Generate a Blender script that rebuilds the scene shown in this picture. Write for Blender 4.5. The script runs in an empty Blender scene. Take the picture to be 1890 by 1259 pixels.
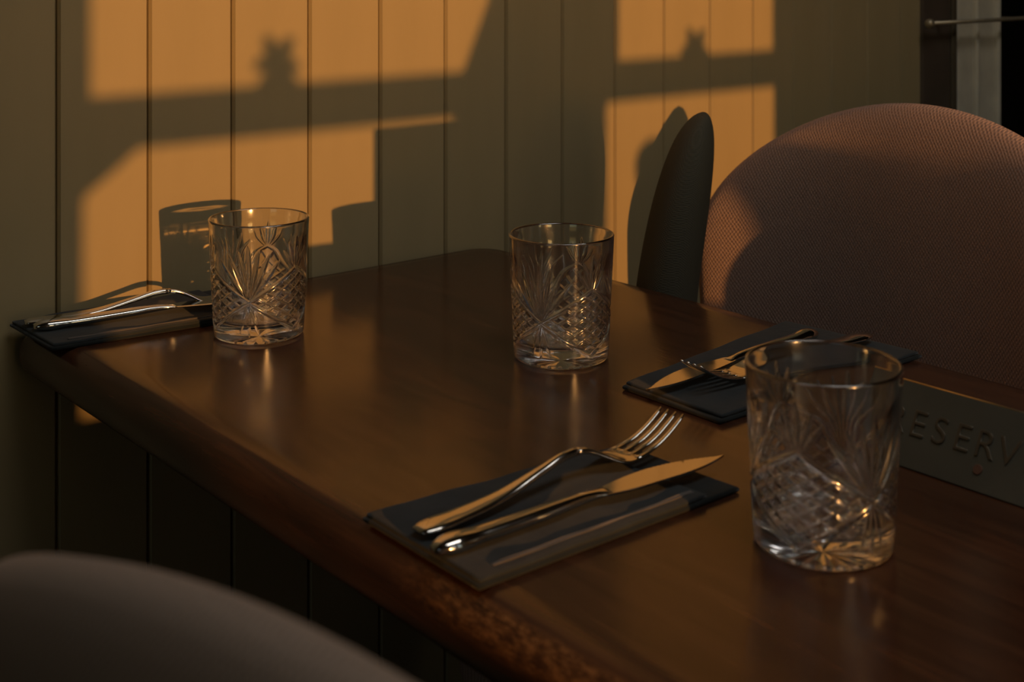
import bpy, bmesh, math, random
import numpy as np
from mathutils import Vector, Matrix

random.seed(7)
rng = np.random.default_rng(7)
R = math.radians
sc = bpy.context.scene
COL = sc.collection
TZ = 0.75                                   # table top height

# World axes: x runs along the panelled wall, y = 0 is the wall face, the room is at y < 0.

# ------------------------------------------------------------------ camera
cd = bpy.data.cameras.new('camera')
cam = bpy.data.objects.new('camera', cd)
COL.objects.link(cam)
cam.location = (-0.8806, -1.1504, TZ + 0.316)
cam.rotation_euler = (R(90), 0, -math.atan2(.641, .767))
cd.sensor_width = 36.0
cd.lens = 2452 / 1890 * 36.0
cd.shift_y = -(629.5 + 80) / 1890
cd.clip_start = 0.02
cd.dof.use_dof = True
cd.dof.focus_distance = 1.10
cd.dof.aperture_fstop = 10.5
sc.camera = cam

# ------------------------------------------------------------------ light
SUN_TO = Vector((-0.166, -0.986, 0.105)).normalized()      # towards the sun
sd = bpy.data.lights.new('sun', 'SUN')
sun = bpy.data.objects.new('sun', sd)
COL.objects.link(sun)
sun.rotation_euler = SUN_TO.to_track_quat('Z', 'Y').to_euler()
sun.location = (-0.6, -4, 2)
sd.energy = 2.55
sd.color = (1.0, 0.44, 0.115)
sd.angle = R(0.53)

world = bpy.data.worlds.new('dusk_sky')
sc.world = world
world.use_nodes = True
wn = world.node_tree.nodes
wl = world.node_tree.links
for n in list(wn): wn.remove(n)
sky = wn.new('ShaderNodeTexSky')
sky.sky_type = 'NISHITA'
sky.sun_disc = False
sky.sun_elevation = R(6)
sky.sun_rotation = math.atan2(SUN_TO.x, SUN_TO.y)
sky.air_density = 1.0
sky.dust_density = 0.4
bg = wn.new('ShaderNodeBackground')
bg.inputs['Strength'].default_value = 0.12
wo = wn.new('ShaderNodeOutputWorld')
wl.new(sky.outputs[0], bg.inputs[0])
wl.new(bg.outputs[0], wo.inputs[0])

ld = bpy.data.lights.new('overhead_fill', 'AREA')  # neutral fill light, added overhead to lift the shaded tones
ld.shape = 'RECTANGLE'; ld.size = 1.2; ld.size_y = .6
ld.energy = 7.0
ld.color = (1.0, .95, .88)
lamp = bpy.data.objects.new('overhead_fill', ld)
COL.objects.link(lamp)
lamp.location = (-.10, -1.2, 2.50)

vs = sc.view_settings
vs.view_transform = 'Standard'
vs.look = 'None'
vs.exposure = 0.0
vs.gamma = 1.0
vs.use_curve_mapping = False
cy = sc.cycles
cy.use_denoising = True
cy.max_bounces = 14
cy.transmission_bounces = 12
cy.transparent_max_bounces = 12
cy.glossy_bounces = 6
cy.diffuse_bounces = 3
cy.caustics_reflective = True
cy.caustics_refractive = True
cy.blur_glossy = 1.0
cy.sample_clamp_indirect = 40.0
cy.sample_clamp_direct = 0.0

# ------------------------------------------------------------------ helpers
def tag(o, label=None, cat=None, group=None, kind=None):
    if label: o['label'] = label
    if cat: o['category'] = cat
    if group: o['group'] = group
    if kind: o['kind'] = kind
    return o

def empty(name, loc=(0, 0, 0), rz=0, **kw):
    o = bpy.data.objects.new(name, None)
    COL.objects.link(o)
    o.location = loc
    o.rotation_euler = (0, 0, rz)
    o.empty_display_size = 0.05
    return tag(o, **kw)

def link(name, me, mat, parent=None, smooth=False):
    if mat: me.materials.append(mat)
    o = bpy.data.objects.new(name, me)
    COL.objects.link(o)
    if parent: o.parent = parent
    if smooth:
        me.polygons.foreach_set('use_smooth', [True] * len(me.polygons))
    return o

def from_bm(name, bm, mat, parent=None, smooth=False):
    bmesh.ops.recalc_face_normals(bm, faces=bm.faces)
    me = bpy.data.meshes.new(name)
    bm.to_mesh(me)
    bm.free()
    return link(name, me, mat, parent, smooth)

def add_box(bm, x0, x1, y0, y1, z0, z1, bev=0.0, seg=2):
    vs_ = [bm.verts.new((x, y, z)) for z in (z0, z1) for y in (y0, y1) for x in (x0, x1)]
    fs = [(0, 1, 3, 2), (4, 6, 7, 5), (0, 4, 5, 1), (2, 3, 7, 6), (0, 2, 6, 4), (1, 5, 7, 3)]
    faces = [bm.faces.new([vs_[i] for i in f]) for f in fs]
    if bev:
        es = set(e for f in faces for e in f.edges)
        bmesh.ops.recalc_face_normals(bm, faces=faces)
        bmesh.ops.bevel(bm, geom=list(es), offset=bev, segments=seg, affect='EDGES', profile=0.6)

def box(name, dims, mat, parent=None, bev=0.0, seg=2, smooth=False):
    bm = bmesh.new()
    add_box(bm, *dims, bev=bev, seg=seg)
    return from_bm(name, bm, mat, parent, smooth)

def grid_mesh(name, rings, closed=True, cap0=True, cap1=True):
    """rings: array (M, N, 3) of loops, joined into a tube"""
    P = np.asarray(rings, dtype=np.float64)
    M, N, _ = P.shape
    verts = P.reshape(-1, 3)
    i = np.arange(M - 1)[:, None] * N
    j = np.arange(N)[None, :]
    jn = (j + 1) % N
    quads = np.stack([i + j, i + jn, i + N + jn, i + N + j], -1).reshape(-1, 4)
    faces = [tuple(int(a) for a in q) for q in quads] if len(quads) < 20000 else None
    me = bpy.data.meshes.new(name)
    if faces is not None:
        if cap0: faces.append(tuple(range(N - 1, -1, -1)))
        if cap1: faces.append(tuple(range((M - 1) * N, M * N)))
        me.from_pydata([tuple(v) for v in verts], [], faces)
    else:
        nv = len(verts)
        loops = list(quads.reshape(-1))
        starts = list(range(0, len(quads) * 4, 4))
        tot = [4] * len(quads)
        me.vertices.add(nv)
        me.vertices.foreach_set('co', verts.reshape(-1))
        me.loops.add(len(loops))
        me.loops.foreach_set('vertex_index', np.array(loops, dtype=np.int32))
        me.polygons.add(len(quads))
        me.polygons.foreach_set('loop_start', np.array(starts, dtype=np.int32))
        me.update(calc_edges=True)
    me.update()
    return me

def loft(name, stations, mat, parent=None, nseg=20, power=2.6, rot=None):
    """stations: (x, y, z, width, thickness); cross-section normal to the path in the xz plane"""
    st = np.array(stations, float)
    d = np.gradient(st[:, :3], axis=0)
    d /= np.linalg.norm(d, axis=1)[:, None]
    rings = []
    for k in range(len(st)):
        t = d[k]
        side = np.cross((0, 0, 1), t); side /= np.linalg.norm(side)
        up = np.cross(t, side)
        ring = []
        for q in range(nseg):
            a = 2 * math.pi * q / nseg
            ca, sa = math.cos(a), math.sin(a)
            e = 2 / power
            u = math.copysign(abs(ca) ** e, ca) * st[k, 3] / 2
            v = math.copysign(abs(sa) ** e, sa) * st[k, 4] / 2
            ring.append(st[k, :3] + side * u + up * v)
        rings.append(ring)
    me = grid_mesh(name, rings)
    return link(name, me, mat, parent, smooth=True)

def resample(keys, n):
    """smooth interpolation of key rows by their first column"""
    k = np.array(keys, float)
    xs = np.linspace(k[0, 0], k[-1, 0], n)
    out = [xs]
    # monotone-ish cubic (Catmull-Rom on x)
    for c_ in range(1, k.shape[1]):
        y = k[:, c_]; x = k[:, 0]
        m = np.gradient(y, x)
        idx = np.clip(np.searchsorted(x, xs, side='right') - 1, 0, len(x) - 2)
        h = x[idx + 1] - x[idx]
        t = (xs - x[idx]) / h
        out.append((2*t**3-3*t**2+1)*y[idx] + (t**3-2*t**2+t)*h*m[idx] + (-2*t**3+3*t**2)*y[idx+1] + (t**3-t**2)*h*m[idx+1])
    return np.array(out).T

# ------------------------------------------------------------------ materials
def new_mat(name):
    m = bpy.data.materials.new(name)
    m.use_nodes = True
    nt = m.node_tree
    b = nt.nodes['Principled BSDF']
    return m, nt, b

def N(nt, t, **kw):
    n = nt.nodes.new(t)
    for k, v in kw.items(): setattr(n, k, v)
    return n

def coords(nt, scale=(1, 1, 1), out='Object'):
    tc = N(nt, 'ShaderNodeTexCoord')
    mp = N(nt, 'ShaderNodeMapping')
    mp.inputs['Scale'].default_value = scale
    nt.links.new(tc.outputs[out], mp.inputs[0])
    return mp.outputs[0]

def noise(nt, vec, scale, detail=4, rough=.55, dist=0):
    n = N(nt, 'ShaderNodeTexNoise')
    n.inputs['Scale'].default_value = scale
    n.inputs['Detail'].default_value = detail
    n.inputs['Roughness'].default_value = rough
    n.inputs['Distortion'].default_value = dist
    nt.links.new(vec, n.inputs['Vector'])
    return n.outputs['Fac']

def ramp(nt, fac, stops):
    r = N(nt, 'ShaderNodeValToRGB')
    el = r.color_ramp.elements
    while len(el) < len(stops): el.new(0.5)
    for e, (p, c) in zip(el, stops):
        e.position = p
        e.color = (*c, 1) if len(c) == 3 else c
    nt.links.new(fac, r.inputs[0])
    return r.outputs[0]

def bump(nt, b, h, strength, dist, prev=None):
    n = N(nt, 'ShaderNodeBump')
    n.inputs['Strength'].default_value = strength
    n.inputs['Distance'].default_value = dist
    nt.links.new(h, n.inputs['Height'])
    if prev is not None: nt.links.new(prev, n.inputs['Normal'])
    nt.links.new(n.outputs[0], b.inputs['Normal'])
    return n.outputs[0]

def maprange(nt, v, a, b_, c, d):
    m = N(nt, 'ShaderNodeMapRange')
    for i, x in enumerate((a, b_, c, d)): m.inputs[i + 1].default_value = x
    nt.links.new(v, m.inputs[0])
    return m.outputs[0]

def math_(nt, op, a, b_=None):
    m = N(nt, 'ShaderNodeMath', operation=op)
    for i, x in enumerate((a, b_)):
        if x is None: continue
        if isinstance(x, (int, float)): m.inputs[i].default_value = x
        else: nt.links.new(x, m.inputs[i])
    return m.outputs[0]

def mat_simple(name, col, rough=.5, metal=0.0, var=.12, nscale=20, bmp=0.0, spec=.5):
    m, nt, b = new_mat(name)
    v = coords(nt)
    f = noise(nt, v, nscale)
    lo = tuple(c * (1 - var) for c in col); hi = tuple(min(1, c * (1 + var)) for c in col)
    nt.links.new(ramp(nt, f, [(.3, lo), (.7, hi)]), b.inputs['Base Color'])
    b.inputs['Roughness'].default_value = rough
    b.inputs['Metallic'].default_value = metal
    b.inputs['Specular IOR Level'].default_value = spec
    if bmp: bump(nt, b, noise(nt, v, nscale * 8), .3, bmp)
    return m

# painted matchboard
M_wall, nt, b = new_mat('olive_ochre_paint')
v = coords(nt, (1, 1, .25))
f = noise(nt, v, 9, 5)
nt.links.new(ramp(nt, f, [(.25, (.37, .295, .155)), (.75, (.43, .34, .185))]), b.inputs['Base Color'])
b.inputs['Roughness'].default_value = .48
v2 = coords(nt, (60, 60, 9))
bump(nt, b, noise(nt, v2, 3, 6), .18, .0006)

M_gap = mat_simple('dark_joint_paint', (.16, .12, .06), .7)  # darker backing tone that appears between the boards
M_plaster = mat_simple('dim_plaster', (.16, .13, .09), .8, bmp=.001)
M_floor, nt, b = new_mat('dark_floor_boards')
v = coords(nt, (1, 8, 1))
nt.links.new(ramp(nt, noise(nt, v, 4, 6), [(.2, (.018, .011, .007)), (.8, (.05, .03, .018))]), b.inputs['Base Color'])
b.inputs['Roughness'].default_value = .5

# mahogany
M_table, nt, b = new_mat('polished_mahogany')
v = coords(nt, (14, 1.2, 14))
g1 = noise(nt, v, 6, 8, .62, .6)
v3 = coords(nt, (90, 4, 90))
g2 = noise(nt, v3, 5, 4, .6)
mx = math_(nt, 'ADD', math_(nt, 'MULTIPLY', g1, .7), math_(nt, 'MULTIPLY', g2, .3))
colr = ramp(nt, mx, [(.28, (.026, .0105, .0058)), (.5, (.056, .0225, .0115)), (.72, (.098, .040, .018))])
# worn stretch along the near edge: sun sparkle on it painted in as paler colour
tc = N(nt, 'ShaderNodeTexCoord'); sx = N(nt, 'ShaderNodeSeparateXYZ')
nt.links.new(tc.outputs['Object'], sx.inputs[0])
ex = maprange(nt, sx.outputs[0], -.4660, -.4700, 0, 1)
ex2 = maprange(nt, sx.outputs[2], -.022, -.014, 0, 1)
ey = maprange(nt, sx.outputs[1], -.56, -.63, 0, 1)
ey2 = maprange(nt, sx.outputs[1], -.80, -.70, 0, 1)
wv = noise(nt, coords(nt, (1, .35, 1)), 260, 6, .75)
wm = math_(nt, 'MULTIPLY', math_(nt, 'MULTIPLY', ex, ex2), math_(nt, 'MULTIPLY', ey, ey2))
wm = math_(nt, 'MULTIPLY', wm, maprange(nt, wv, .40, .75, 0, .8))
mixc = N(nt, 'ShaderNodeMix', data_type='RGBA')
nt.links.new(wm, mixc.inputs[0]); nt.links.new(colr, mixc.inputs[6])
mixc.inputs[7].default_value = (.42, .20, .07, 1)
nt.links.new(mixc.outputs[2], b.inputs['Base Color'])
rg = maprange(nt, noise(nt, coords(nt), 7, 5), .3, .7, .14, .24)
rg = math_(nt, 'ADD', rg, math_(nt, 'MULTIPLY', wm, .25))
nt.links.new(rg, b.inputs['Roughness'])
b.inputs['Specular IOR Level'].default_value = .5
nb = bump(nt, b, noise(nt, coords(nt, (30, 5, 30)), 8, 5), .10, .0006)
bump(nt, b, noise(nt, coords(nt), 3.5, 2), .25, .0012, nb)

# woven upholstery
def mat_fabric(name, c1, c2, pitch=.0048, strength=.8, rough=.95, sheen=.25):
    m, nt, b = new_mat(name)
    tc = N(nt, 'ShaderNodeTexCoord'); s = N(nt, 'ShaderNodeSeparateXYZ')
    nt.links.new(tc.outputs['UV'], s.inputs[0])
    k = 2 * math.pi / pitch
    jit = noise(nt, tc.outputs['UV'], 60, 3)
    a = math_(nt, 'SINE', math_(nt, 'ADD', math_(nt, 'MULTIPLY', s.outputs[0], k), math_(nt, 'MULTIPLY', jit, 3)))
    c = math_(nt, 'SINE', math_(nt, 'ADD', math_(nt, 'MULTIPLY', s.outputs[1], k * .8), math_(nt, 'MULTIPLY', jit, 3)))
    w = math_(nt, 'MULTIPLY', a, c)
    fine = noise(nt, tc.outputs['UV'], 900, 3, .7)
    h = math_(nt, 'ADD', w, math_(nt, 'MULTIPLY', fine, 2.4))
    f = maprange(nt, h, -.6, 2.0, 0, 1)
    nt.links.new(ramp(nt, f, [(.1, c1), (.8, c2)]), b.inputs['Base Color'])
    b.inputs['Roughness'].default_value = rough
    b.inputs['Specular IOR Level'].default_value = .15
    b.inputs['Sheen Weight'].default_value = sheen
    b.inputs['Sheen Roughness'].default_value = .6
    b.inputs['Sheen Tint'].default_value = (c2[0], c2[1], c2[2], 1)
    bump(nt, b, h, strength, .0006)
    return m
M_pink = mat_fabric('dusty_pink_weave', (.27, .18, .145), (.46, .315, .26), pitch=.0044, strength=.95)
M_dark = mat_fabric('dark_olive_cloth', (.060, .058, .042), (.090, .086, .064), pitch=.002, strength=.3, sheen=.1)
M_brown = mat_fabric('brown_grey_weave', (.19, .14, .11), (.31, .235, .185), pitch=.0030, strength=.3)
M_legs = mat_simple('black_steel', (.012, .012, .012), .45, spec=.4)
M_ped = mat_simple('black_iron', (.010, .010, .009), .55, spec=.3)

# napkin cloth
def mat_cloth(name, c):
    m, nt, b = new_mat(name)
    vv = coords(nt)
    f = noise(nt, vv, 40, 4)
    nt.links.new(ramp(nt, f, [(.3, tuple(x * .85 for x in c)), (.7, tuple(x * 1.15 for x in c))]), b.inputs['Base Color'])
    b.inputs['Roughness'].default_value = .9
    b.inputs['Specular IOR Level'].default_value = .2
    b.inputs['Sheen Weight'].default_value = .15
    nb = bump(nt, b, noise(nt, coords(nt, (1, 1, 1)), 1100, 3, .7), .35, .0003)
    bump(nt, b, noise(nt, vv, 35, 3), .5, .002, nb)
    return m
M_nap = mat_cloth('slate_napkin_cloth', (.013, .017, .018))
M_nap2 = mat_cloth('slate_napkin_cloth_sunlit', (.028, .034, .038))  # paler copy of the cloth: its sunlit part put into the colour
M_hem = mat_cloth('taupe_hem_stitching', (.13, .115, .105))

# steel
M_steel, nt, b = new_mat('polished_steel')
b.inputs['Base Color'].default_value = (.72, .70, .66, 1)
b.inputs['Metallic'].default_value = 1
vv = coords(nt)
nt.links.new(maprange(nt, noise(nt, vv, 60, 4), .3, .7, .06, .12), b.inputs['Roughness'])
bump(nt, b, noise(nt, coords(nt, (1, 6, 1)), 160, 3), .04, .0002)

# glass
M_glass, nt, b = new_mat('cut_crystal_glass')
b.inputs['Base Color'].default_value = (.985, .985, .975, 1)
b.inputs['Transmission Weight'].default_value = 1
b.inputs['IOR'].default_value = 1.52
b.inputs['Coat Weight'].default_value = 1.0
b.inputs['Coat Roughness'].default_value = .12
b.inputs['Coat IOR'].default_value = 1.75
rr = noise(nt, coords(nt), 30, 3)
nt.links.new(maprange(nt, rr, .3, .7, 0.015, 0.035), b.inputs['Roughness'])

M_pane, nt, b = new_mat('window_glass')
tr = N(nt, 'ShaderNodeBsdfTransparent'); gl = N(nt, 'ShaderNodeBsdfGlossy')
gl.inputs['Roughness'].default_value = .02
fr = N(nt, 'ShaderNodeFresnel'); fr.inputs[0].default_value = 1.45
ms = N(nt, 'ShaderNodeMixShader')
nt.links.new(fr.outputs[0], ms.inputs[0]); nt.links.new(tr.outputs[0], ms.inputs[1]); nt.links.new(gl.outputs[0], ms.inputs[2])
nt.links.new(ms.outputs[0], nt.nodes['Material Output'].inputs[0])

M_frame = mat_simple('dark_window_paint', (.10, .08, .05), .5)
M_curtain = mat_simple('heavy_curtain_cloth', (.10, .08, .06), .95, bmp=.001)
M_stile = mat_simple('grey_beige_door_paint', (.72, .66, .52), .4)
M_stile_d = mat_simple('dark_brown_door_paint', (.10, .075, .055), .35)
M_rail = mat_simple('dull_brass', (.45, .38, .26), .35, metal=.6)
M_sign = mat_simple('dark_green_grey_metal', (.120, .122, .100), .45, metal=.35, spec=.5)
M_letter = mat_simple('stamped_letter_metal', (.15, .125, .09), .30, metal=.5)
M_rust = mat_simple('reddish_spot', (.14, .07, .045), .5)
M_brass = mat_simple('worn_brass', (.55, .45, .28), .3, metal=1)
M_card = mat_simple('menu_card', (.30, .27, .22), .7)
M_black = mat_simple('near_black_paint', (.01, .01, .008), .6)

# ------------------------------------------------------------------ setting
def struct(o):
    o['kind'] = 'structure'
    return o

floor = struct(box('floor', (-3.2, 2.8, -2.3, .2, -.05, 0), M_floor))
ceiling = struct(box('ceiling', (-3.2, 2.8, -2.3, .2, 2.6, 2.66), M_plaster))

WX1 = 0.890
wall_back = struct(box('wall_back', (-3.2, WX1, .006, .12, 0, 2.6), M_gap))
PITCH = 0.0852
x0 = -0.4388
first = None
k = -14
while x0 + k * PITCH < WX1 - .002:
    a = x0 + k * PITCH
    wdt = min(PITCH, WX1 - a)
    if first is None:
        bm = bmesh.new()
        g = .0008; ch = .0028; D = .0
        prof = [(g, .010), (g, .0034), (ch, 0.0), (PITCH - ch, 0.0), (PITCH - g, .0034), (PITCH - g, .010)]
        lo = [bm.verts.new((x, y, 0.0)) for x, y in prof]
        hi = [bm.verts.new((x, y, 2.6)) for x, y in prof]
        n = len(prof)
        for i in range(n):
            j = (i + 1) % n
            bm.faces.new((lo[i], lo[j], hi[j], hi[i]))
        bm.faces.new(lo[::-1]); bm.faces.new(hi)
        bo = from_bm('board', bm, M_wall, wall_back)
        first = bo
    else:
        bo = first.copy()
        COL.objects.link(bo)
        bo.parent = wall_back
    bo.location = (a, 0, 0)
    if wdt < PITCH: bo.scale.x = wdt / PITCH
    k += 1

struct(box('wall_far', (1.84, 2.8, .006, .12, 0, 2.6), M_plaster))
struct(box('wall_lintel', (WX1, 1.84, .101, .12, 2.201, 2.6), M_plaster))
# baseboard along the panelled wall
struct(box('baseboard_back', (-3.2, WX1, -.016, -.0005, 0, .12), M_wall, bev=.004))

# glazed door at the right end of the wall
door = struct(empty('door_1', (0, 0, 0)))
box('door_frame', (WX1, .966, -.004, .10, 0, 2.1), M_stile_d, door, bev=.004)
box('bead', (.966, .978, -.008, .10, 0, 2.1), M_frame, door, bev=.003)
box('recess_panel', (.978, 1.001, .030, .10, 0, 2.1), M_black, door)
box('stile', (1.001, 1.046, .004, .09, 0, 2.1), M_stile, door, bev=.003)
box('moulding', (1.046, 1.054, -.002, .09, 0, 2.1), M_stile, door, bev=.003)
box('stile', (1.054, 1.110, .006, .09, 0, 2.1), M_stile, door, bev=.003)
box('moulding', (1.110, 1.118, -.002, .09, 0, 2.1), M_stile, door, bev=.003)
box('stile', (1.118, 1.130, .006, .09, 0, 2.1), M_stile_d, door, bev=.002)
box('glass_pane', (1.130, 1.75, .04, .046, 0.2, 2.0), M_pane, door)
box('dark_backing', (1.130, 1.80, .10, .13, 0, 2.1), M_black, door)
box('stile', (1.75, 1.83, .004, .09, 0, 2.1), M_stile, door, bev=.003)
box('door_frame', (WX1, 1.90, -.004, .10, 2.1, 2.2), M_stile_d, door, bev=.004)
rb = bmesh.new()
bmesh.ops.create_cone(rb, cap_ends=True, segments=20, radius1=.0032, radius2=.0032, depth=.62,
                      matrix=Matrix.Translation((1.185, -.022, .9655)) @ Matrix.Rotation(R(90), 4, 'Y'))
bmesh.ops.create_uvsphere(rb, u_segments=16, v_segments=10, radius=.0075, matrix=Matrix.Translation((.880, -.022, .9655)))
for xx in (.925, 1.13, 1.45):
    bmesh.ops.create_cone(rb, cap_ends=True, segments=12, radius1=.0025, radius2=.0025, depth=.03,
                          matrix=Matrix.Translation((xx, -.008, .9655)) @ Matrix.Rotation(R(90), 4, 'X'))
from_bm('rail', rb, M_rail, door, smooth=True)

bm = bmesh.new()
for d_ in ((-2.3, -2.0, 0, 2.6), (-1.0, .2, 0, 2.6), (-2.0, -1.0, 0, .7), (-2.0, -1.0, 2.3, 2.6)):
    add_box(bm, -3.26, -3.2, *d_)
struct(from_bm('wall_left', bm, M_plaster))
w3 = struct(empty('fill_window', (-3.23, -1.5, .7)))  # unseen side window, added to light the near chair
box('sash', (-.02, .02, -.5, .5, .78, .83), M_frame, w3)
box('glass_pane', (-.003, .003, -.5, .5, 0, 1.6), M_pane, w3)
struct(box('wall_right', (2.8, 2.86, -2.3, .2, 0, 2.6), M_plaster))
# window wall opposite, with the two openings the evening sun comes through
WY = -2.0
AX0, AX1, BX0, BX1 = -.769, -.270, -.125, .205
SILL, TOP = .862, 1.95
bm = bmesh.new()
for (a, c_) in ((-3.2, AX0), (AX1, BX0), (BX1, 2.8)):
    add_box(bm, a, c_, WY - .10, WY, 0, 2.6)
for (a, c_) in ((AX0, AX1), (BX0, BX1)):
    add_box(bm, a, c_, WY - .10, WY, 0, SILL)
    add_box(bm, a, c_, WY - .10, WY, TOP, 2.6)
wall_front = struct(from_bm('wall_front', bm, M_plaster))
def window(name, x0_, x1_, inset, inset_r=.004):
    w = struct(empty(name, ((x0_ + x1_) / 2, WY - .05, SILL)))
    cx = (x0_ + x1_) / 2; hw = (x1_ - x0_) / 2
    box('transom', (-hw, hw, .012, .040, 1.107 - SILL, 1.155 - SILL), M_frame, w, bev=.003)
    box('upper_frame', (-hw, -hw + inset, .012, .040, 1.155 - SILL, TOP - SILL), M_frame, w)
    box('upper_frame', (hw - inset_r, hw, .012, .040, 1.150 - SILL, TOP - SILL), M_frame, w)
    if inset_r > .05: box('stay_bar', (hw - inset_r, hw, .012, .040, 1.082 - SILL, 1.152 - SILL), M_frame, w)
    box('head', (-hw, hw, .012, .040, TOP - SILL - .03, TOP - SILL), M_frame, w)
    box('glass_pane', (-hw, hw, .024, .028, 0, TOP - SILL), M_pane, w)
    box('window_sill', (-hw + .001, hw - .001, -.045, .10, .0003, .009 if inset > .02 else .002), M_frame, w)
    return w
w1 = window('window_1', AX0, AX1, .017)
w2 = window('window_2', BX0, BX1, .031, .004)
def latch(w, x, z):
    bm = bmesh.new()
    for a in range(5):
        an = a * 2 * math.pi / 5 + .4
        m4 = Matrix.Translation((x, .030, z)) @ Matrix.Rotation(an, 4, 'Y') @ Matrix.Translation((.012, 0, 0)) @ Matrix.Diagonal((.016, .008, .008, 1))
        bmesh.ops.create_uvsphere(bm, u_segments=12, v_segments=8, radius=1, matrix=m4)
    bmesh.ops.create_cone(bm, cap_ends=True, segments=12, radius1=.030, radius2=.012, depth=.022, matrix=Matrix.Translation((x, .026, z - .020)))
    return from_bm('latch', bm, M_frame, w, smooth=True)
bm = bmesh.new()
hwA = (AX1 - AX0) / 2
tri = [(-hwA, 1.108), (-hwA + .062, 1.108), (-hwA + .040, 1.090), (-hwA + .012, 1.070), (-hwA, 1.050)]
fa = [bm.verts.new((x, .012, z - SILL)) for x, z in tri]; fb = [bm.verts.new((x, .040, z - SILL)) for x, z in tri]
bm.faces.new(fa); bm.faces.new(fb[::-1])
for i in range(5): bm.faces.new((fa[i], fa[(i + 1) % 5], fb[(i + 1) % 5], fb[i]))
from_bm('shadow_corner', bm, M_frame, w1)  # unseen corner piece, added to round off the lit area on the wall
latch(w1, -.560 - (AX0 + AX1) / 2, 1.180 - SILL)
latch(w2, .045 - (BX0 + BX1) / 2, 1.166 - SILL)

# ------------------------------------------------------------------ table
TX0, TX1, TY0, TY1 = -.478, .0445, -1.22, -.003
table = empty('dining_table', (0, 0, 0), label='dark glossy mahogany dining table with a worn rounded edge, sun sparkle painted on it, against the panelled wall', cat='table')
def rrect(x0, x1, y0, y1, r, n=10):
    pts = []
    rl = r * .4
    for (cx, cy_, a0, r) in ((x1 - r, y1 - r, 0, r), (x0 + rl, y1 - rl, 90, rl), (x0 + r, y0 + r, 180, r), (x1 - r, y0 + r, 270, r)):
        for i in range(n + 1):
            a = R(a0 + 90 * i / n)
            pts.append((cx + r * math.cos(a), cy_ + r * math.sin(a)))
    return pts
def refine(pts, step=.03):
    out = []
    for i in range(len(pts)):
        a = Vector(pts[i]); b_ = Vector(pts[(i + 1) % len(pts)])
        n = max(1, int((b_ - a).length / step))
        for q in range(n): out.append(tuple(a.lerp(b_, q / n)))
    return out
rings = []
prof = [(.10, 0.0), (.030, 0.0), (.0165, -.0002), (.0145, -.0010), (.010, -.0030), (.006, -.0062), (.0028, -.0100), (.0008, -.0145), (0, -.0190),
        (.0002, -.0260), (.0012, -.0320), (.0035, -.0360), (.0070, -.0385), (.010, -.0395), (.012, -.040), (.10, -.040)]
base_out = refine(rrect(0, 1, 0, 1, .1), 99)
def outline(inset):
    return rrect(TX0 + inset, TX1 - inset, TY0 + inset, TY1 - inset, max(.038 - inset * .6, .004), 10)
for ins, z in prof:
    rings.append([(x, y, TZ + z) for x, y in outline(ins)])
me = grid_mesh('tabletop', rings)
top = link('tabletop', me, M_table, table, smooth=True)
top.location = (0, 0, TZ)
me.transform(Matrix.Translation((0, 0, -TZ)))
box('batten', (-.452, .010, -1.08, -.165, TZ - .056, TZ - .0402), M_ped, table, bev=.003)
bm = bmesh.new()
bmesh.ops.create_uvsphere(bm, u_segments=14, v_segments=8, radius=.0042, matrix=Matrix.Translation((-.4535, -.205, TZ - .049)) @ Matrix.Diagonal((.5, 1, 1, 1)))
tag(from_bm('screw', bm, M_brass, table, smooth=True), label='small brass screw head')
bm = bmesh.new()
bmesh.ops.create_cone(bm, cap_ends=True, segments=28, radius1=.032, radius2=.032, depth=.66, matrix=Matrix.Translation((-.217, -.60, .37)))
from_bm('pedestal', bm, M_ped, table, smooth=False)
bm = bmesh.new()
bmesh.ops.create_cone(bm, cap_ends=True, segments=40, radius1=.215, radius2=.035, depth=.05, matrix=Matrix.Translation((-.217, -.60, .0255)))
from_bm('base', bm, M_ped, table)

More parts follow.
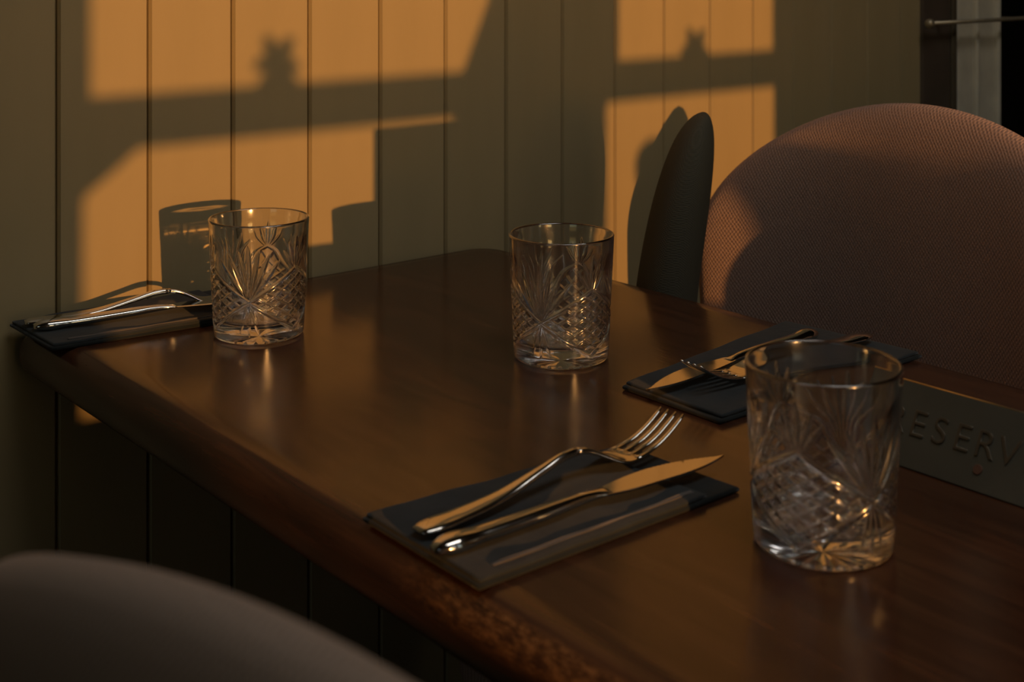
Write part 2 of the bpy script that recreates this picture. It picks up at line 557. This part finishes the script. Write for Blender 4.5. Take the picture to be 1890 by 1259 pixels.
# ------------------------------------------------------------------ chairs
HB, AW, BV, SAG, EE = .918, .240, .176, .068, .992
def chair(name, loc, rz, label, cloth=None):
    cloth = cloth or M_pink
    """local frame: x = forward (towards the table), y = width, back plane at x = 0"""
    c = empty(name, loc, rz, label=label, cat='chair', group='upholstered dining chairs at the table')
    zb = .40
    # outline of the back as a star-shaped loop around (0, zc)
    zc = .66
    loop = []
    for i in range(61):
        p = math.pi * i / 60
        ca, sa = math.cos(p), math.sin(p)
        loop.append((AW * math.copysign(abs(ca) ** EE, ca), HB - BV + BV * abs(sa) ** EE))
    for i in range(1, 13):
        t = i / 12
        loop.append((-AW + .03 * t * t, HB - BV - t * (HB - BV - zb - .05)))
    for i in range(1, 8):
        a = math.pi / 2 * i / 8
        loop.append((-AW + .03 + .05 * (1 - math.cos(a)), zb + .05 * (1 - math.sin(a))))
    for i in range(0, 13):
        t = i / 12
        loop.append(((-AW + .08) + t * (2 * AW - .16), zb))
    for i in range(1, 8):
        a = math.pi / 2 * i / 8
        loop.append((AW - .08 + .05 * math.sin(a), zb + .05 * (1 - math.cos(a))))
    for i in range(0, 12):
        t = 1 - i / 12
        loop.append((AW - .03 * t * t, HB - BV - t * (HB - BV - zb - .05)))
    L = np.array(loop)
    NL = len(L)
    T = .048
    lev = [0, .2, .4, .6, .75, .85, .91, .95, .975, .99, 1.0]
    def place(u, z, off):
        """bend around a vertical axis in front of the sitter"""
        q_ = abs(u / AW)
        sl_ = math.copysign(3 * SAG * q_ * q_ / AW, u)
        n_ = math.hypot(1, sl_)
        return (SAG * q_ ** 3 - off / n_, u + off * sl_ / n_, z)
    rings = []
    for s in (1, -1):
        seq = lev if s == 1 else lev[::-1]
        for q in seq:
            off = T / 2 * (1 - q ** 7) ** .5 if q < 1 else 0
            if s == -1 and q == 1: continue
            rr = []
            for (u, z) in L:
                uu = u * q; zz = zc + (z - zc) * q
                # back surface outside (s=1: offset outward), front inside
                rr.append(place(uu, zz, s * off + T / 2))
            rings.append(rr)
    rings = rings[1:-1]
    me = grid_mesh('backrest', rings)
    bk = link('backrest', me, cloth, c, smooth=True)
    uvl = me.uv_layers.new(name='UVMap')
    co = np.array([v.co[:] for v in me.vertices])
    uvs = np.zeros((len(me.loops), 2))
    for li, l in enumerate(me.loops):
        p = co[l.vertex_index]
        uvs[li] = (p[1] * 1.1, p[2])
    uvl.data.foreach_set('uv', uvs.reshape(-1))
    # seat
    SL = []
    for i in range(48):
        a = 2 * math.pi * i / 48
        ca, sa = math.cos(a), math.sin(a)
        SL.append((.235 + .215 * math.copysign(abs(ca) ** .6, ca), .225 * math.copysign(abs(sa) ** .6, sa)))
    rings = []
    for q, z in ((.4, .40), (.9, .40), (.97, .405), (1.0, .42), (1.0, .445), (.98, .458), (.93, .466), (.7, .470), (.3, .472)):
        rings.append([(.235 + (x - .235) * q, y * q, z) for x, y in SL])
    me = grid_mesh('seat', rings)
    st = link('seat', me, cloth, c, smooth=True)
    uvl = me.uv_layers.new(name='UVMap')
    uvs = np.array([me.vertices[l.vertex_index].co[:2] for l in me.loops])
    uvl.data.foreach_set('uv', uvs.reshape(-1))
    for (lx, ly) in ((.08, .17), (.08, -.17), (.39, .18), (.39, -.18)):
        sx_ = -1 if lx < .2 else 1
        loft_leg = [(lx, ly, .405, .026, .026), (lx + sx_ * .03, ly * 1.08, .2, .021, .021), (lx + sx_ * .055, ly * 1.15, 0.0, .015, .015)]
        bm = bmesh.new()
        prev = None
        for (x, y, z, w, _) in loft_leg:
            ring = [bm.verts.new((x + w / 2 * math.cos(2 * math.pi * i / 12), y + w / 2 * math.sin(2 * math.pi * i / 12), z)) for i in range(12)]
            if prev: 
                for i in range(12): bm.faces.new((prev[i], prev[(i + 1) % 12], ring[(i + 1) % 12], ring[i]))
            else: bm.faces.new(ring)
            prev = ring
        bm.faces.new(prev)
        from_bm('leg', bm, M_legs, c, smooth=True)
    return c
chair('dining_chair', (.267, -.393, 0), -.10 + math.pi, 'dusty pink woven round-backed chair beyond the table, facing the camera side, flecked with sunlight')
chair('dining_chair', (-.706, -.890, 0), .174, 'brown upholstered chair in shade, seen blurred from behind at the near left of the table', M_brown)

chair('dining_chair', (.205, -.895, 0), -.05 + math.pi, 'upholstered chair at the near right side of the table, beside the upright menu')

# unidentified dark upright shape, built as a cushion, between the wall and the pink chair
cush = empty('cushion', (.135, -.205, .473), math.atan2(.67, .742), label='dark olive upright shape built as an upholstered cushion, seen edge-on between the panelled wall and the pink chair', cat='cushion')
def cushion_mesh():
    H, W2, T2 = .430, .082, .031
    rings = []
    for q in np.linspace(0, 1, 34):
        z = H * math.sin(q * math.pi / 2)
        s = max(1 - (z / H) ** 7, 0) ** .5
        b_ = min(1, .75 + z / .12)
        w = W2 * (.25 + .75 * s) * (1 if q < .99 else .3) * b_
        t = T2 * s * b_ + .0015
        lean = .036 - .095 * z - .12 * max(0, z - .25) ** 1.3 - .008 * (1 - s)
        ring = []
        for i in range(28):
            a = 2 * math.pi * i / 28
            ca, sa = math.cos(a), math.sin(a)
            ring.append((w * math.copysign(abs(ca) ** .8, ca), lean + t * math.copysign(abs(sa) ** .9, sa), z))
        rings.append(ring)
    return grid_mesh('cover', rings)
me = cushion_mesh()
cv = link('cover', me, M_dark, cush, smooth=True)
uvl = me.uv_layers.new(name='UVMap')
uvl.data.foreach_set('uv', np.array([(me.vertices[l.vertex_index].co.x, me.vertices[l.vertex_index].co.z) for l in me.loops]).reshape(-1))
loft('piping', [(.06, .036, .003, .004, .004), (0, .036, .002, .004, .004), (-.06, .036, .003, .004, .004)], M_dark, cush, nseg=8)

# ------------------------------------------------------------------ glasses
def glass_mesh():
    H = .0975
    NT = 660
    th = np.arange(NT) / NT * 2 * np.pi
    R0 = 40.0
    Rout = lambda z: .0373 + (.0418 - .0373) * (z / H)
    zz = np.linspace(.0028, .0915, 214)
    HS = R0 * math.pi / 3                      # half sector arc, mm
    a = ((th + math.pi / 3) % (2 * math.pi / 3)) - math.pi / 3
    A = np.abs(a)[None, :] * R0 * np.ones((len(zz), 1))
    Z = zz[:, None] * 1000 * np.ones((1, NT))
    cuts = []
    S = (0, 35); dz = 25.0
    cuts += [(0, 35, HS, 35 + dz, 4.4, 'c'), (0, 35, HS, 35 - dz, 4.4, 'c')]
    for k in range(1, 6):
        cuts.append((HS * k / 6, 35 + dz * k / 6, HS, 35 + dz * (2 * k - 6) / 6, 2.7, 'c'))
        cuts.append((HS * k / 6, 35 - dz * k / 6, HS, 35 - dz * (2 * k - 6) / 6, 2.7, 'c'))
    cuts += [(0, 36, 0, 81, 5.0, 'l'), (.5, 36, 8.5, 77, 4.2, 'l'), (1, 36, 17, 74, 4.2, 'l'), (2, 37, 26, 69, 3.6, 'l')]
    cuts += [(0, 34, 0, 7, 3.6, 'l'), (.5, 34, 8, 10, 3.0, 'l')]
    cuts += [(HS, 60, HS, 86, 4.6, 'l'), (HS - 1, 60, HS - 8, 82, 3.8, 'l'), (HS - 2, 59, HS - 13, 76, 3.0, 'l')]
    depth = np.zeros_like(A)
    for (x1, y1, x2, y2, w, kind) in cuts:
        dx, dy = x2 - x1, y2 - y1
        L2 = dx * dx + dy * dy
        t = np.clip(((A - x1) * dx + (Z - y1) * dy) / L2, 0, 1)
        d = np.hypot(A - (x1 + t * dx), Z - (y1 + t * dy))
        if kind == 'l': ww = w * np.clip(np.sin(np.pi * np.clip(t * .9 + .07, 0, 1)), .02, 1) ** .7
        else: ww = w
        qn = np.clip(1 - (2 * d / ww) ** 2, 0, None)
        depth = np.maximum(depth, qn * ww * .5 * .62)
    depth *= 1e-3
    rings = []
    ct, st = np.cos(th), np.sin(th)
    def ring(r, z):
        return np.stack([ct * r, st * r, np.ones(NT) * z], -1)
    # underside: shallow dish with radial cuts
    for r in np.linspace(.0006, .031, 16):
        spoke = np.clip(.5 - np.abs(((th * 24 / (2 * np.pi)) % 1) - .5) * 1.0, 0, 1) * .0024 * (r / .031)
        rings.append(ring(r, .0012 + spoke * .8))
    rings.append(ring(.0325, .0006)); rings.append(ring(.0340, 0.0)); rings.append(ring(.0356, .0002)); rings.append(ring(.0368, .0012))
    for i, z in enumerate(zz):
        r = Rout(z) - depth[i]
        rings.append(ring(r, z))
    rt = Rout(H)
    for z in (.0935, .0955): rings.append(ring(Rout(z), z))
    for q in range(0, 9):
        an = math.pi * q / 8
        rings.append(ring(rt - .0013 + .0013 * math.cos(an), H - .0013 + .0013 * math.sin(an)))
    for z in np.linspace(.090, .020, 30):
        thick = .0027 + .0022 * (1 / (1 + math.exp((z - .078) * 260)))
        rings.append(ring(Rout(z) - thick, z))
    ri = Rout(.02) - .0049
    for q in range(1, 9):
        an = math.pi / 2 * q / 8
        rings.append(ring(ri - .006 + .006 * math.cos(an), .0195 - .006 * math.sin(an)))
    for r in np.linspace(.025, .0006, 8): rings.append(ring(r, .0135 - .0006 * (1 - (r / .03) ** 2)))
    me = grid_mesh('tumbler', np.array(rings))
    # close the two pin holes at the axis
    bm = bmesh.new(); bm.from_mesh(me)
    be = [e for e in bm.edges if e.is_boundary]
    bmesh.ops.holes_fill(bm, edges=be, sides=0)
    bm.to_mesh(me); bm.free()
    return me
gm = glass_mesh()
tumbler = link('tumbler', gm, M_glass, smooth=True)
def put_glass(o, x, y, ang, label):
    o.location = (x, y, TZ + .0003)
    o.rotation_euler = (0, 0, ang)
    tag(o, label=label, cat='glass', group='cut crystal tumblers on the table')
# angle of a star is measured from the direction facing the camera
def facing(x, y, off):
    return math.atan2(-1.1504 - y, -.8806 - x) + R(off)
put_glass(tumbler, -.3288, -.1590, facing(-.3288, -.1590, -12), 'sunlit cut crystal tumbler next to the far left napkin, in front of the lit wall')
for (x, y, off, lb) in ((-.1777, -.3700, -24, 'shaded cut crystal tumbler in the middle of the table, left of the far right napkin'),
                        (-.2922, -.7081, 40, 'largest, nearest cut crystal tumbler, beside the engraved sign')):
    g2_ = tumbler.copy()
    COL.objects.link(g2_)
    put_glass(g2_, x, y, facing(x, y, off), lb)

# ------------------------------------------------------------------ napkins
def slab(name, quad, z0, z1, mat, parent, nx=40, ny=16, wav=.0006, seed=0, r=.002):
    """soft cloth slab on four corners (p00,p10,p11,p01)"""
    p = [np.array(q, float) for q in quad]
    rg = np.random.default_rng(seed)
    ph = rg.uniform(0, 6.28, 6)
    def pos(u, v):
        return (1-u)*(1-v)*p[0] + u*(1-v)*p[1] + u*v*p[2] + (1-u)*v*p[3]
    def dz(u, v):
        return wav * (math.sin(9*u + ph[0]) * math.sin(4*v + ph[1]) + .6 * math.sin(21*u + 7*v + ph[2]))
    # edge parameters
    us = np.linspace(0, 1, nx); vs_ = np.linspace(0, 1, ny)
    border = [(u, 0) for u in us[:-1]] + [(1, v) for v in vs_[:-1]] + [(u, 1) for u in us[::-1][:-1]] + [(0, v) for v in vs_[::-1][:-1]]
    cen = pos(.5, .5)
    h = z1 - z0
    rings = []
    prof = [(.0, .5), (.0, .98)]
    for (ins, fz) in ((.6, 0), (.06, 0), (.012, .02), (.0, .35), (.001, .62), (.006, .86), (.016, .97), (.04, 1.0), (.10, 1.0), (.2, 1.0), (.35, 1.0), (.6, 1.0), (.85, 1.0)):
        ring = []
        for (u, v) in border:
            uu = .5 + (u - .5) * (1 - ins * (.54 if ins < .05 else 1)); vv = .5 + (v - .5) * (1 - ins)
            q = pos(uu, vv)
            zz = z0 + h * fz + (dz(uu, vv) if fz > .3 else 0)
            ring.append((q[0], q[1], zz))
        rings.append(ring)
    me = grid_mesh(name, rings)
    return link(name, me, mat, parent, smooth=True)

def napkin(quad, label, seed, fold_end=.86, hemmed=True):
    """quad: corner points of the napkin on the table; u runs along its length"""
    p = [np.array(q, float) for q in quad]
    c = sum(p) / 4
    e = empty('napkin', (c[0], c[1], TZ), 0, label=label, cat='napkin', group='folded slate napkins under the cutlery')
    q = [x - c for x in p]
    def pos(u, v): return (1-u)*(1-v)*q[0] + u*(1-v)*q[1] + u*v*q[2] + (1-u)*v*q[3]
    slab('lower_fold', [tuple(x) for x in q], .0004, .0034, M_nap, e, seed=seed, wav=.0003)
    q2 = [pos(.008, .012), pos(fold_end, .012), pos(fold_end, .985), pos(.008, .985)]
    slab('upper_fold', q2, .0030, .0058, M_nap2, e, seed=seed + 3, wav=.0005)
    hem = [pos(.08, .075), pos(fold_end - .02, .075), pos(fold_end - .02, .098), pos(.08, .098)]
    if hemmed: slab('hem', hem, .0056, .0064, M_hem, e, seed=seed + 3, wav=.0004, ny=6)
    return e
NZ = TZ + .0066
napkin([(-.4700, -.6335), (-.2755, -.6355), (-.2795, -.5420), (-.4690, -.5280)], 'grey-blue folded napkin at the near edge of the table, under a fork and knife', 1)
napkin([(-.4815, -.0995), (-.2900, -.1180), (-.2820, -.0130), (-.4830, -.0070)], 'slate napkin at the far left corner of the table, partly behind the sunlit tumbler', 5)
napkin([(.0260, -.4290), (-.1980, -.4590), (-.1985, -.5530), (.0360, -.5560)], 'black-looking napkin on the far right side of the table under crossed knife and fork', 9, fold_end=.985, hemmed=False)

# ------------------------------------------------------------------ cutlery
fork_keys = [(.0, .0035, .0100, .0022), (.004, .0036, .0135, .0030), (.03, .0040, .0150, .0032), (.06, .0060, .0115, .0034), (.09, .0118, .0078, .0036),
             (.112, .0158, .0062, .0038), (.126, .0150, .0068, .0036), (.138, .0100, .0125, .0030), (.147, .0055, .0205, .0024), (.156, .0036, .0242, .0020), (.164, .0040, .0246, .0018)]
def make_fork():
    r = empty('fork')
    st = resample(fork_keys, 56)
    cut = 40
    loft('handle', [(x, 0, z, w, t * (1.35 if x < .12 else 1.35 - min(1, (x - .12) / .02) * .35)) for x, z, w, t in st[:cut + 1]], M_steel, r, nseg=24, power=2.05)
    loft('head', [(x, 0, z, w, t) for x, z, w, t in st[cut:]], M_steel, r, nseg=24, power=3.2)
    for k in range(4):
        y = (k - 1.5) * .0064
        s = []
        for q in np.linspace(0, 1, 12):
            x = .161 + q * .045
            z = .0038 + .0012 * q + .0150 * q ** 2
            w = .0046 * (1 - .42 * q) if q < .95 else .0016
            s.append((x, y * (1 - .04 * q), z, w, .0020 - .0007 * q))
        loft('tine', s, M_steel, r, nseg=12)
    return r
def make_knife():
    r = empty('knife')
    hk = [(.0, .0036, .0070, .0035), (.003, .0037, .0108, .0058), (.03, .0040, .0128, .0066), (.06, .0045, .0122, .0066), (.085, .0052, .0100, .0060), (.100, .0056, .0078, .0050), (.112, .0056, .0088, .0036), (.118, .0056, .0120, .0022)]
    st = resample(hk, 44)
    loft('handle', [(x, 0, z, w, t * 1.15) for x, z, w, t in st], M_steel, r, nseg=24, power=2.05)
    bm = bmesh.new()
    top_, n = [], 60
    spine, edge = [], []
    for i in range(n + 1):
        q = i / n
        x = .114 + q * .098
        ys = .0055 + .0024 * math.sin(min(q * 3, 1) * math.pi / 2) - .0075 * max(0, (q - .55) / .45) ** 2.2
        ye = -.0050 - .0060 * math.sin(min(q * 2.2, 1) * math.pi / 2) + .0125 * max(0, (q - .45) / .55) ** 2.0
        if q > .45: ye += (.0005 if i % 2 else 0) * (1 - max(0, (q - .9) / .1))
        if ye > ys - .0004: ye = ys - .0004
        spine.append((x, ys)); edge.append((x, ye))
    rows = []
    for i in range(n + 1):
        z = .0056 - .0010 * (i / n)
        (x, ys), (_, ye) = spine[i], edge[i]
        rows.append([bm.verts.new((x, ys, z + .0007)), bm.verts.new((x, ye + .0022 * min(1, (ys - ye) / .004) * .5, z + .0007)), bm.verts.new((x, ye, z)),
                     bm.verts.new((x, ye + .0022 * min(1, (ys - ye) / .004) * .5, z - .0007)), bm.verts.new((x, ys, z - .0007))])
    for i in range(n):
        for j in range(5):
            j2 = (j + 1) % 5
            bm.faces.new((rows[i][j], rows[i][j2], rows[i + 1][j2], rows[i + 1][j]))
    bm.faces.new(rows[0]); bm.faces.new(rows[-1][::-1])
    from_bm('blade', bm, M_steel, r)
    return r
def copy_tree(o):
    c = o.copy(); COL.objects.link(c)
    for ch in o.children:
        d = ch.copy(); COL.objects.link(d); d.parent = c
    return c
def put(o, x, y, ang, z, label, cat, group, tilt=0, roll=0, mirror=False):
    o.location = (x, y, z); o.rotation_euler = (roll, tilt, ang)
    tag(o, label=label, cat=cat, group=group)
    if mirror: o.scale = (1, -1, 1)
    return o
fk = make_fork(); kn = make_knife()
FG, KG = 'steel forks on the napkins', 'steel knives on the napkins'
kn2 = copy_tree(kn); kn3 = copy_tree(kn); fk2 = copy_tree(fk); fk3 = copy_tree(fk)
put(fk, -.4655, -.5755, R(2.5), NZ, 'steel fork with tines up on the near napkin, beside the knife', 'fork', FG)
put(kn, -.4725, -.5990, R(-3.0), NZ, 'steel knife on the near napkin, blade reflecting the orange wall', 'knife', KG, mirror=True)
put(fk2, -.4810, -.0365, R(-12), NZ, 'steel fork on the far left napkin against the wall', 'fork', FG)
put(kn2, -.4800, -.0545, R(-10), NZ, 'steel knife on the far left napkin, handle end near the table corner', 'knife', KG)
put(kn3, .0020, -.4790, R(180 + 4), NZ, 'steel knife on the far right napkin, serrated blade under the fork tines', 'knife', KG)
put(fk3, .0260, -.5130, R(180 - 1), NZ + .0012, 'steel fork on the far right napkin, tines lying across the knife blade', 'fork', FG)

# ------------------------------------------------------------------ engraved sign
sg = empty('reserved_sign', (-.169, -.725, TZ), 0, label='long dark metal tent sign lettered RESERVED, behind the nearest tumbler', cat='sign')
LEAN, SH = .0253, .045
sl = math.hypot(LEAN, SH)
tilt = math.atan2(LEAN, SH)
def plate_mesh(sgn):
    bm = bmesh.new()
    add_box(bm, -.0009, .0009, -.083, .083, 0, sl, bev=.0004, seg=1)
    return bm
pf = from_bm('front_plate', plate_mesh(1), M_sign, sg)
pf.location = (0.001, 0, 0.0002); pf.rotation_euler = (0, tilt, 0)
pb = from_bm('back_plate', plate_mesh(-1), M_sign, sg)
pb.location = (2 * LEAN + .001, 0, 0.0002); pb.rotation_euler = (0, -tilt, 0)
bm = bmesh.new()
bmesh.ops.create_cone(bm, cap_ends=True, segments=10, radius1=.0008, radius2=.0008, depth=.166, matrix=Matrix.Translation((LEAN + .001, 0, SH + .0004)) @ Matrix.Rotation(R(90), 4, 'X'))
tag(from_bm('crest_highlight', bm, M_brass, sg, smooth=True), label='thin top edge, its caught light put in as brass')  # light caught along the top edge, put in as a brass strip
def letter_mesh(ch, size):
    cu = bpy.data.curves.new('glyph', 'FONT')
    cu.body = ch; cu.size = size; cu.extrude = .0004; cu.bevel_depth = .00025; cu.align_x = 'CENTER'
    cu.offset = -.0004
    ob = bpy.data.objects.new('glyph', cu)
    COL.objects.link(ob)
    dg = bpy.context.evaluated_depsgraph_get()
    me = bpy.data.meshes.new_from_object(ob.evaluated_get(dg))
    bpy.data.objects.remove(ob)
    return me
# text plane: right = -y, up = along the plate, normal = towards -x
MT = Matrix(((0, math.sin(tilt), -math.cos(tilt), 0), (-1, 0, 0, 0), (0, math.cos(tilt), math.sin(tilt), 0), (0, 0, 0, 1)))
lm = {}
for i, ch in enumerate('RESERVED'):
    if ch not in lm: lm[ch] = letter_mesh(ch, .0235); lm[ch].materials.append(M_letter)
    lo_ = bpy.data.objects.new('letter', lm[ch]); COL.objects.link(lo_); lo_.parent = sg
    yy = -.6625 - i * .0152 + .725
    base = Vector((0.001, yy, .0002)) + Vector((math.sin(tilt), 0, math.cos(tilt))) * (.38 * sl) + Vector((-math.cos(tilt), 0, math.sin(tilt))) * .0010
    lo_.matrix_local = Matrix.Translation(base) @ MT
bm = bmesh.new()
bmesh.ops.create_cone(bm, cap_ends=True, segments=24, radius1=.0032, radius2=.0028, depth=.0008)
rv = from_bm('rivet', bm, M_rust, sg)
rv.matrix_local = Matrix.Translation(Vector((0.001, -.7225 + .725, .0002)) + Vector((math.sin(tilt), 0, math.cos(tilt))) * (.24 * sl) + Vector((-math.cos(tilt), 0, math.sin(tilt))) * .0011) @ MT
tag(rv, label='round reddish spot')

# ------------------------------------------------------------------ unseen things added outside the frame for their light and shade
mn = empty('menu_holder', (-.178, -.87, TZ), 0, label='unseen upright menu card at the near end of the table, assumed from its square shadow', cat='menu')  # unseen card, placed to cast the hard square shadow on the wall
box('card', (-.075, .075, -.002, .002, .012, .229), M_card, mn, bev=.0008, seg=1)
box('stand', (-.05, .05, -.02, .02, .0003, .0125), M_ped, mn, bev=.002)

def curtain(x0_, pts, label):
    """pts: outline (x, z); pleated cloth hanging just inside the window"""
    pass
# unseen curtain beside the first window, edge shaped to its slanted shadow
def drape(name, left_edge, right, ztop, zbot, y, label):
    bm = bmesh.new()
    rows = []
    nz_, nx_ = 30, 28
    for j in range(nz_ + 1):
        z = ztop + (zbot - ztop) * j / nz_
        xl = np.interp(z, [p[1] for p in left_edge], [p[0] for p in left_edge])
        rows.append([bm.verts.new((xl + (right - xl) * i / nx_, y + .018 * math.sin(i * 1.35), z)) for i in range(nx_ + 1)])
    for j in range(nz_):
        for i in range(nx_):
            bm.faces.new((rows[j][i], rows[j][i + 1], rows[j + 1][i + 1], rows[j + 1][i]))
    o = from_bm(name, bm, M_curtain, None, smooth=True)
    m = o.modifiers.new('thickness', 'SOLIDIFY'); m.thickness = .003
    return tag(o, label=label, cat='curtain')
drape('curtain', [(-.335, .40), (-.333, 1.08), (-.312, 1.16), (-.279, 1.225), (-.240, 1.32), (-.20, 1.6), (-.18, 2.1)], -.150, 2.1, .42, -1.955,
      'unseen dark curtain between the two windows opposite the table, shaped to its shadow')

def revolve(name, prof, mat, x, y, z, label, cat):
    rings = [[(r * math.cos(2 * math.pi * i / 32), r * math.sin(2 * math.pi * i / 32), h) for i in range(32)] for r, h in prof]
    o = link(name, grid_mesh(name, rings), mat, None, smooth=True)
    o.location = (x, y, z)
    return tag(o, label=label, cat=cat)
M_pot = mat_simple('dark_glazed_pottery', (.06, .05, .04), .4)
revolve('vase_occluder', [(.016, 0), (.018, .003), (.018, .08), (.021, .105), (.026, .125), (.031, .145), (.031, .162), (.024, .175), (.012, .184), (.004, .186)], M_pot,
        -.034, WY - .034, SILL + .0095, 'unseen vase shape added on the right-hand sill to shade the pink chair', 'vase')  # unseen occluder, outline fitted to the shade on the pink chair

cl = empty('fill_light_panel', (-.10, -1.2, 2.598), label='unseen rectangular panel added at the ceiling above the fill light', cat='light')  # unseen panel that goes with the added fill light
box('housing', (-.62, .62, -.32, .32, -.085, -.001), M_stile, cl, bev=.004)

# refractive caustics of the sun through the tumblers on the panelled wall
sd.cycles.is_caustics_light = True
for o in bpy.data.objects:
    if o.name.startswith('tumbler'): o.cycles.is_caustics_caster = True
    if o.name.startswith('board') or o.name == 'tabletop': o.cycles.is_caustics_receiver = True
